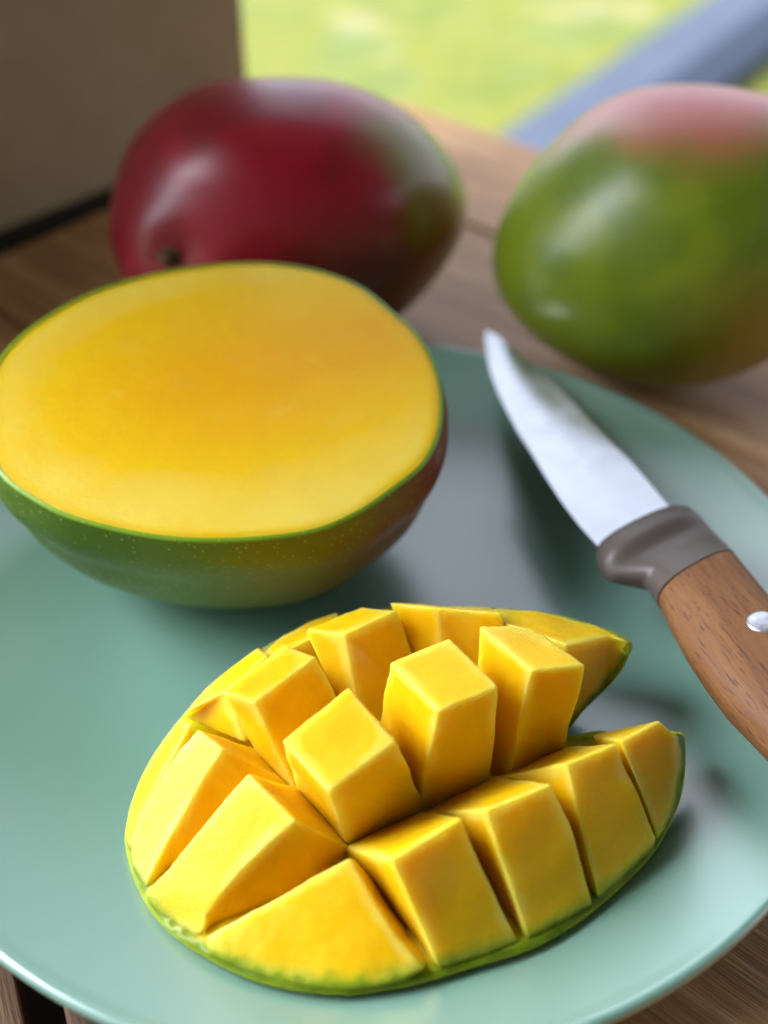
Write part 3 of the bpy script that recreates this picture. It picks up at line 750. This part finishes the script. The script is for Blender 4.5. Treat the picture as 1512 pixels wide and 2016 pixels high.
# ------------------------------------------------------------------ knife
def knife():
    root = empty('knife', at(1180, 1050, 3.0))
    tag(root, 'kitchen knife with a wooden handle lying across the right side of the plate', 'knife')
    steel = M('blade_steel')
    st = steel.noise(1.0, 5, .6, vec=steel.mapping((120, 30, 30)))
    sm_ = steel.noise(70, 4, .6, dist=.8)
    steel.set(Base_Color=(.48, .495, .53), Metallic=1.0, Roughness=steel.ramp(sm_, (.35, .13), (.7, .27)), Normal=steel.bump(st, .03, .0002))
    plas = M('bolster_plastic'); pn_ = plas.noise(900, 3)
    plas.set(Base_Color=plas.ramp(plas.noise(60, 4), (.3, (.085, .068, .060)), (.7, (.105, .085, .074))), Roughness=.42, Normal=plas.bump(pn_, .15, .0002))
    # blade: lower-left cutting edge and upper-right spine, seen from above
    edge_px = [(957, 651), (955, 672), (959, 702), (967, 736), (982, 776), (1001, 815), (1023, 856), (1047, 893), (1074, 938), (1101, 981), (1128, 1018), (1148, 1043), (1180, 1078)]
    spine_px = [(958, 650), (984, 665), (1012, 689), (1044, 713), (1078, 741), (1110, 772), (1140, 803), (1168, 834), (1196, 862), (1225, 890), (1250, 915), (1335, 1015)]
    # plane of the blade: through tip and heel, rolled slightly so that it faces up and away to the sky
    tip = at(957, 652, 2.62); heel = at(1250, 1040, 3.25)
    ax = (heel - tip) / np.linalg.norm(heel - tip)
    side = np.cross(ax, [0, 0, 1]); side /= np.linalg.norm(side)       # to the lower left (cutting edge)
    roll = math.radians(9)
    up = np.cross(side, ax); up = up if up[2] > 0 else -up
    n_ = up * math.cos(roll) + side * math.sin(roll)
    P0 = heel
    E_ = np.array([on_plane(x, y, P0, n_) for x, y in resample(edge_px, 48, False)])
    Sp = np.array([on_plane(x, y, P0, n_) for x, y in resample(spine_px, 48, False)])
    th = .085
    V, F = [], []
    for k in range(48):
        e, s_ = E_[k], Sp[k]; wv = s_ - e; f = min(1, np.linalg.norm(wv) / 1.2)
        h = max(th * f, .004)
        V += [e, e + wv * .10, e + wv * .5, s_ - wv * .012, s_ - n_ * .006, s_ - n_ * h * 1.9, e + wv * .5 - n_ * h * 1.6, e + wv * .1 - n_ * h * .55]
    m_ = 8
    for k in range(47):
        for j in range(m_): F.append((k * m_ + j, k * m_ + (j + 1) % m_, (k + 1) * m_ + (j + 1) % m_, (k + 1) * m_ + j))
    F.append(tuple(range(m_))[::-1]); F.append(tuple(range(47 * m_, 48 * m_)))
    b = obj('blade', V, F, steel.m, origin=heel)
    b.data.polygons.foreach_set('use_smooth', [False] * len(b.data.polygons))
    under(b, root)
    # handle: lofted along its own axis; left and right silhouettes in the blade's plane
    L_ = [(1180, 1072), (1174, 1088), (1176, 1108), (1186, 1128), (1205, 1141), (1240, 1146), (1272, 1150), (1288, 1174), (1298, 1190), (1320, 1238), (1350, 1292), (1390, 1352), (1430, 1405), (1475, 1450), (1515, 1492), (1570, 1550), (1640, 1622)]
    R_ = [(1322, 1006), (1345, 1006), (1366, 1014), (1382, 1028), (1400, 1046), (1420, 1068), (1433, 1082), (1440, 1092), (1452, 1104), (1480, 1140), (1512, 1180), (1550, 1225), (1590, 1270), (1640, 1325), (1690, 1380), (1750, 1440), (1810, 1500)]
    # thickness (half) along the handle
    TH = [.22, .54, .68, .70, .46, .50, .58, .64, .68, .72, .78, .82, .85, .86, .86, .85, .84]
    tt = np.linspace(0, 1, len(L_)); T2 = np.linspace(0, 1, 110)
    Lr = np.stack([np.interp(T2, tt, np.array(L_, float)[:, j]) for j in (0, 1)], 1); Rr = np.stack([np.interp(T2, tt, np.array(R_, float)[:, j]) for j in (0, 1)], 1)
    Tr = np.interp(T2, tt, TH)
    for _ in range(3):
        for A_ in (Lr, Rr): A_[1:-1] = (A_[:-2] + 2 * A_[1:-1] + A_[2:]) / 4
        Tr[1:-1] = (Tr[:-2] + 2 * Tr[1:-1] + Tr[2:]) / 4
    pc = P0 - n_ * .0
    Lw = np.array([on_plane(x, y, pc, n_) for x, y in Lr]); Rw = np.array([on_plane(x, y, pc, n_) for x, y in Rr])
    ns = 40
    def section(i, g=1.0):
        c = (Lw[i] + Rw[i]) / 2; h = (Rw[i] - Lw[i]) / 2; out = []
        for j in range(ns):
            a = 2 * math.pi * j / ns; ca, sa = math.cos(a), math.sin(a); e = 2 / 2.5
            out.append(c + h * g * math.copysign(abs(ca) ** e, ca) + n_ * Tr[i] * g * math.copysign(abs(sa) ** e, sa))
        return out
    def loft(name, i0, i1, mat, g=1.0, label=None):
        V, F = [], []
        secs = [section(i, g) for i in range(i0, i1 + 1)]
        c0 = np.mean(secs[0], 0); c1 = np.mean(secs[-1], 0)
        dd = .05
        secs = [[c0 + (p - c0) * .86 for p in secs[0]]] + [[p + (c1 - c0) / np.linalg.norm(c1 - c0) * dd * .6 + (c0 - p) * .03 for p in secs[0]]] + secs[1:-1] + [secs[-1]] + [[c1 + (p - c1) * .86 for p in secs[-1]]]
        for s_ in secs: V += s_
        for i in range(len(secs) - 1):
            for j in range(ns): F.append((i * ns + j, i * ns + (j + 1) % ns, (i + 1) * ns + (j + 1) % ns, (i + 1) * ns + j))
        F.append(tuple(range(ns))[::-1]); F.append(tuple(range(len(V) - ns, len(V))))
        bm = bmesh.new()
        org = c0; axh = (c1 - c0) / np.linalg.norm(c1 - c0)
        yv = np.cross(n_, axh); yv /= np.linalg.norm(yv); zv = np.cross(axh, yv)
        Rm = np.array([axh, yv, zv])
        Vl = (np.array(V) - org) @ Rm.T
        o = obj(name, Vl, F, mat)
        from mathutils import Matrix
        mw = Matrix([[axh[0], yv[0], zv[0]], [axh[1], yv[1], zv[1]], [axh[2], yv[2], zv[2]]]).to_4x4()
        mw.translation = Vector((org * S))
        o.parent = root; mw.translation = mw.translation - root.location
        o.matrix_basis = mw
        md = o.modifiers.new('e', 'EDGE_SPLIT'); md.split_angle = math.radians(50)
        return o
    iw = int(110 * 7.6 / 16)
    loft('bolster', 0, iw, plas.m)
    wd = M('beech_handle')
    vv = wd.mapping((14, 150, 150)); gg = wd.noise(1.5, 5, .6, vec=vv, dist=.6)
    fl_ = wd.noise(1.0, 3, .5, vec=wd.mapping((170, 1500, 1500))); mot = wd.noise(600, 3, .7)
    wc_ = wd.ramp(gg, (.3, (.135, .050, .012)), (.52, (.21, .086, .022)), (.75, (.28, .128, .040)))
    wc_ = wd.mix(wd.ramp(mot, (.45, 0.0), (.7, .45)), wc_, (.17, .075, .035))
    wc_ = wd.mix(wd.ramp(fl_, (.34, .75), (.42, 0.0)), wc_, (.07, .022, .010))
    wd.set(Base_Color=wc_, Roughness=.66, Normal=wd.bump(wd.math('ADD', fl_, wd.math('MULTIPLY', mot, .5)), .35, .0004))
    hnd = loft('handle', iw, 109, wd.m, .985)
    # rivet
    c = on_plane(1500, 1225, P0 + n_ * .79, n_)
    riv = mat_simple('rivet_metal', (.62, .64, .70), .38, .85, 500, .25, .3)
    V, F = [], []; ns2 = 32
    e1 = ax; e2 = np.cross(n_, ax)
    for (r, h) in ((.36, -.3), (.36, .0), (.34, .035), (.28, .055), (0.0001, .065)):
        for j in range(ns2): V.append(c + n_ * h + e1 * r * math.cos(2 * math.pi * j / ns2) + e2 * r * math.sin(2 * math.pi * j / ns2))
    for i in range(4):
        for j in range(ns2): F.append((i * ns2 + j, i * ns2 + (j + 1) % ns2, (i + 1) * ns2 + (j + 1) % ns2, (i + 1) * ns2 + j))
    under(obj('rivet', V, F, riv, origin=c), root)
    print('knife tip', tip.round(2), 'heel', heel.round(2), 'handle low z', (Lw[-1] - n_ * .9).round(2), 'left side at plate rim?', Lw[80].round(2), Rw[80].round(2))
knife()
